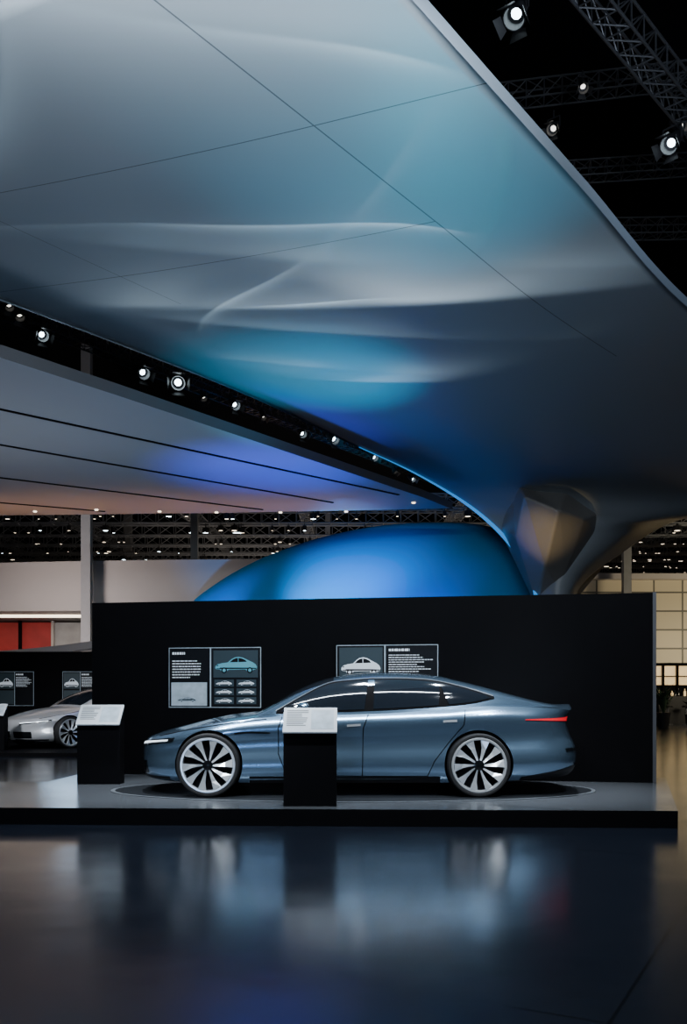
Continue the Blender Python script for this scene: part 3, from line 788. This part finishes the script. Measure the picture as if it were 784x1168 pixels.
def spot_fixture(loc, aim, s, lens, label, group):
    r = empty('stage_spotlight', loc, label=label, cat='spotlight', group=group)
    d = (Vector(aim)-Vector(loc)).normalized(); q = d.to_track_quat('-Z', 'Y')
    r.rotation_mode = 'QUATERNION'; r.rotation_quaternion = q; r.scale = (s,)*3
    v, f = lathe([(.0001,.40),(.10,.38),(.13,.22),(.15,.0),(.19,-.16),(.19,-.20),(.17,-.20),(.14,-.06)], 24, 'z')
    mesh_obj('lamp_housing', v, f, M['housing'], r, smooth=True, sharp=30)
    v, f = lathe([(.0001,-.04),(.085,-.045)], 24, 'z'); mesh_obj('lamp_lens', v, f, lens, r)
    v, f = lathe([(.085,-.045),(.145,-.06)], 24, 'z'); mesh_obj('reflector', v, f, M['grey'], r)
    qi = q.inverted(); up = (qi @ Vector((0,0,1)))
    sd = up.cross(Vector((0,0,1))); sd = sd.normalized() if sd.length > .05 else Vector((1,0,0))
    v, f = merge([tube_data(sd*.2, sd*.2+up*.32, .02), tube_data(-sd*.2, -sd*.2+up*.32, .02), tube_data(-sd*.2+up*.32, sd*.2+up*.32, .02), tube_data(up*.32, up*.55, .03)])
    mesh_obj('yoke', v, f, M['housing'], r)
    parts = []
    for k in range(4):
        a = k*math.pi/2; c, s_ = math.cos(a), math.sin(a)
        pts = [(.19, -.12, -.19), (.19, .12, -.19), (.27, .16, -.34), (.27, -.16, -.34)]
        parts.append(([(x*c-y*s_, x*s_+y*c, z) for x, y, z in pts], [(0,1,2,3)]))
    v, f = merge(parts); mesh_obj('barn_door', v, f, M['housing'], r)
    return r
lab = 'black stage spotlight with glowing white lens hung from truss'
for (px, py, Z, s, ax) in ((590,14,10.8,.85,(-2,7,0)), (767,162,11.0,.85,(-3,8,0)), (776,144,11.5,.65,(12,6,0)), (632,146,12,.6,(-2,9,3)), (665,98,12,.5,(5,9,0))):
    spot_fixture(WZ(px, py, Z), ax, s, M['lens'] if s > .8 else M['lensdim'], lab, 'spotlights on the upper trusses')
for (px, py, s, br) in ((22,358,.6,0),(47,381,.75,1),(162,424,.85,1),(203,436,1.05,2),(267,461,.75,1),(344,494,.7,1),(380,500,.85,1),(426,521,.7,1),(470,546,.6,1),(450,536,.6,0),(10,347,.55,0),(232,452,.55,0),(300,474,.55,0)):
    p = WZ(px, py, 9.5)
    ax = (p.x*.3+1, 6, 1) if br == 2 else ((p.x+6, p.y-7, 3) if br else (p.x+3, p.y-3, 1))
    spot_fixture(p, ax, s, M['lens'] if br else M['lensdim'], lab, 'spotlights in the gap between canopies')
lv, lf = lathe([(.0001,-.08),(.05,-.08),(.08,-.02),(.07,.14),(.012,.15),(.012,.42),(.0001,.42)], 10, 'z')
lm = None
rr = random.Random(11)
for i in range(230):
    Y, z = TR[rr.randrange(8)]
    px = rr.uniform(0, 600) if i < 140 else rr.uniform(655, 784)
    p = Vector(((px-CX)/F*Y, Y+rr.choice((-.27, .27)), z-.55))
    if lm is None:
        o = mesh_obj('hall_lamp', lv, lf, [M['lenswarm'], M['housing']], fm=[0 if (k % 6) == 0 else 1 for k in range(len(lf))]); lm = o.data
        me2 = lm.copy(); me2.materials[0] = M['lens']
    else:
        o = bpy.data.objects.new('hall_lamp', lm if (rr.random() < .6 or i >= 140) else me2); C.objects.link(o)
    o.location = p; s = rr.choice((.8, 1, 1, 1.3, 1.7, 2.1)); o.scale = (s, s, 1)
    tag(o, 'small bright downlight on the hall ceiling trusses', 'lamp', None, 'hall downlights')

# ---------------------------------------------------------------- lights
def area(loc, aim, size, e, col, sy=None, spec=1.0):
    l = bpy.data.lights.new('lamp', 'AREA'); l.energy = e; l.color = col; l.size = size; l.specular_factor = spec
    if sy: l.shape = 'RECTANGLE'; l.size_y = sy
    o = bpy.data.objects.new('lamp', l); C.objects.link(o); o.location = loc
    o.rotation_euler = (Vector(aim)-Vector(loc)).to_track_quat('-Z', 'Y').to_euler(); return o
def spot(loc, aim, ang, e, col, blend=1, r=.1, spec=1.0):
    l = bpy.data.lights.new('spot', 'SPOT'); l.energy = e; l.color = col; l.spot_size = math.radians(ang); l.spot_blend = blend; l.shadow_soft_size = r; l.specular_factor = spec
    o = bpy.data.objects.new('spot', l); C.objects.link(o); o.location = loc
    o.rotation_euler = (Vector(aim)-Vector(loc)).to_track_quat('-Z', 'Y').to_euler(); return o
# car lights: unseen strip added below the canopy for shoulder highlight, plus focused spots
area((0, 7.0, 7.1), (0, 11.3, 1.0), 6.5, 950, (.85, .93, 1), .35)
spot((-3.2, 4.8, 7.0), (-1.4, 10.9, .95), 24, 2300, (.84, .92, 1), .8, .2)
spot((3.4, 4.8, 7.0), (1.6, 10.9, .95), 24, 2300, (.84, .92, 1), .8, .2)
for x in (-2.3, 0, 2.3):
    spot((x, 11.2, 7.1), (x, 11.3, 0), 34, 2700, (.88, .94, 1), .8, .12)
# background car
spot((-9, 15, 6.2), (-7.3, 22, .7), 50, 2700, (.92, .96, 1), .8, .3)
# canopy wash
area((-2.5, 2.2, .3), (-3, 9, 7.5), 1.5, 100, (.40, .62, 1))
area((-1, 18, 1.2), (-1, 14.5, 7.5), 3, 60, (.42, .66, 1), spec=0)
area((-5, 18.5, 1.2), (-5, 15, 7.5), 2, 45, (.45, .70, 1), spec=0)
spot((1.9, 15.5, 1.8), (.9, 10.1, 7.5), 48, 1700, (.02, .58, .86))
spot((1.0, 17.5, 1.8), (-.6, 17.0, 7.5), 50, 2300, (.003, .52, .85))
def gobo(loc, aim, ang, e, col, wx, amp, freq, off, powr, seed, rot=0, blend=.8, fall=.9, lo=.38, hi=.62, add=.08):
    """projector lamp with a wavy banded glass gobo"""
    o = spot(loc, aim, ang, e, col, blend, .01, 0.3); l = o.data; l.use_nodes = True; nt = l.node_tree
    L = nt.links.new
    def nd(op, a, b_=None):
        n = nt.nodes.new('ShaderNodeMath'); n.operation = op
        for i, q in enumerate((a, b_)):
            if q is None: continue
            if hasattr(q, 'links'): L(q, n.inputs[i])
            else: n.inputs[i].default_value = q
        return n.outputs[0]
    em = nt.nodes.get('Emission') or nt.nodes.new('ShaderNodeEmission')
    tc = nt.nodes.new('ShaderNodeTexCoord'); sp = nt.nodes.new('ShaderNodeSeparateXYZ'); L(tc.outputs['Normal'], sp.inputs[0])
    x = nd('DIVIDE', sp.outputs[0], sp.outputs[2]); y = nd('DIVIDE', sp.outputs[1], sp.outputs[2])
    cb = nt.nodes.new('ShaderNodeCombineXYZ'); L(x, cb.inputs[0]); L(y, cb.inputs[1])
    mp = nt.nodes.new('ShaderNodeMapping'); mp.inputs['Rotation'].default_value = (0, 0, rot); L(cb.outputs[0], mp.inputs[0])
    s2 = nt.nodes.new('ShaderNodeSeparateXYZ'); L(mp.outputs[0], s2.inputs[0])
    def noise(sx, sy, sd):
        c2_ = nt.nodes.new('ShaderNodeCombineXYZ'); L(nd('MULTIPLY', s2.outputs[0], sx), c2_.inputs[0]); L(nd('MULTIPLY', s2.outputs[1], sy), c2_.inputs[1]); c2_.inputs[2].default_value = sd
        nz = nt.nodes.new('ShaderNodeTexNoise'); nz.inputs['Scale'].default_value = 1; nz.inputs['Detail'].default_value = 0; L(c2_.outputs[0], nz.inputs['Vector']); return nz.outputs['Fac']
    w1 = nd('MULTIPLY', nd('SUBTRACT', noise(wx, .6, seed), .5), amp)
    yy = nd('ADD', nd('MULTIPLY', nd('ADD', s2.outputs[1], w1), freq), off)
    fr_ = nd('FRACT', yy)
    r = nt.nodes.new('ShaderNodeMapRange'); r.interpolation_type = 'SMOOTHSTEP'; r.inputs['From Min'].default_value = 1; r.inputs['From Max'].default_value = fall; r.inputs['To Min'].default_value = 0; r.inputs['To Max'].default_value = 1
    L(fr_, r.inputs['Value'])
    a1 = nt.nodes.new('ShaderNodeMapRange'); a1.interpolation_type = 'SMOOTHSTEP'; a1.inputs['From Min'].default_value = lo; a1.inputs['From Max'].default_value = hi
    L(noise(2.2, 3.5, seed+7), a1.inputs['Value'])
    q = nd('MULTIPLY', nd('MULTIPLY', nd('POWER', fr_, powr), r.outputs[0]), nd('ADD', a1.outputs[0], add))
    L(q, em.inputs['Strength'])
    out = [n_ for n_ in nt.nodes if n_.type == 'OUTPUT_LIGHT'][0]; L(em.outputs[0], out.inputs[0])
    return o
gobo((0, 17.5, 2.0), (0, 12.9, 7.5), 84, 1000, (.72, .9, 1), .7, .10, 3.4, .10, 3.5, 2.0, rot=math.pi+.10, fall=.90, add=.15)
gobo((.5, 17.5, 2.0), (.3, 13.4, 7.5), 74, 3900, (.80, .93, 1), .9, .05, 1.7, -.12, 5.5, 9.0, rot=math.pi-.04, fall=.94, add=.6)
gobo((1.5, 15, 2.0), (-2.0, 11.5, 7.5), 66, 4200, (.72, .9, 1), 1.2, .5, 3.4, .1, 26, 5.3, .75, fall=.98, add=.2)
gobo((1.5, 15, 2.0), (-2.0, 11.3, 7.5), 66, 3000, (.72, .9, 1), 1.2, .4, 2.6, .5, 26, 12.3, -.35, fall=.98, add=.2)
# flat canopy
area((-8.0, 17, 1.2), (-9, 16.5, 6.5), 2.0, 85, (.84, .90, 1), spec=0)
spot((-1.3, 20.0, 1.5), (-1.6, 20.6, 6.5), 66, 2000, (.05, .09, 1), spec=0)
for x in (-10.5, -8, -5.5, -3, -.5):
    spot((x, 25.4, 3.7), (x, 24.7, 6.5), 90, 140, (1, .50, .24), 1, .3, 0)
# stem
spot((3.5, 20.2, 2.0), (5.3, 23.8, 5.5), 21, 900, (1, .68, .30), 1)
# dome
spot((-2.6, 22.8, 2.3), (.2, 27.0, 5.4), 50, 3300, (.015, .58, 1), spec=.1)
spot((-.6, 21.6, 5.2), (.6, 27.5, 6.0), 50, 1200, (.02, .30, 1), spec=.1)
spot((1.6, 23.6, 1.2), (2.2, 27.5, 5.6), 52, 1500, (.02, .16, 1), spec=.1)
spot((-5.2, 24.6, 2.3), (-4, 28.5, 5.0), 50, 1300, (.02, .30, 1), spec=.1)
# gallery fascia + booth
area((-10, 27.6, 3.2), (-9, 32, 5.3), .8, 300, (1, .88, .84), 6, spec=0)
area((17, 34, 3), (17, 41, 4.5), 2, 360, (1, .87, .60), spec=.3)
area((-8, 34, 4.1), (-8, 34.5, 0), 2, 40, (1, .8, .6))
# hall truss glow: unseen lights added to brighten trusses and canopy edge
area((0, 50, 5.5), (0, 50, 12), 20, 620, (1, .85, .7), spec=0)
area((5.5, 9, 8.6), (6, 13, 13), 2, 200, (.7, .82, 1))
spot((5.5, 2, 6.2), (3.0, 12, 7.5), 50, 220, (.6, .8, 1))
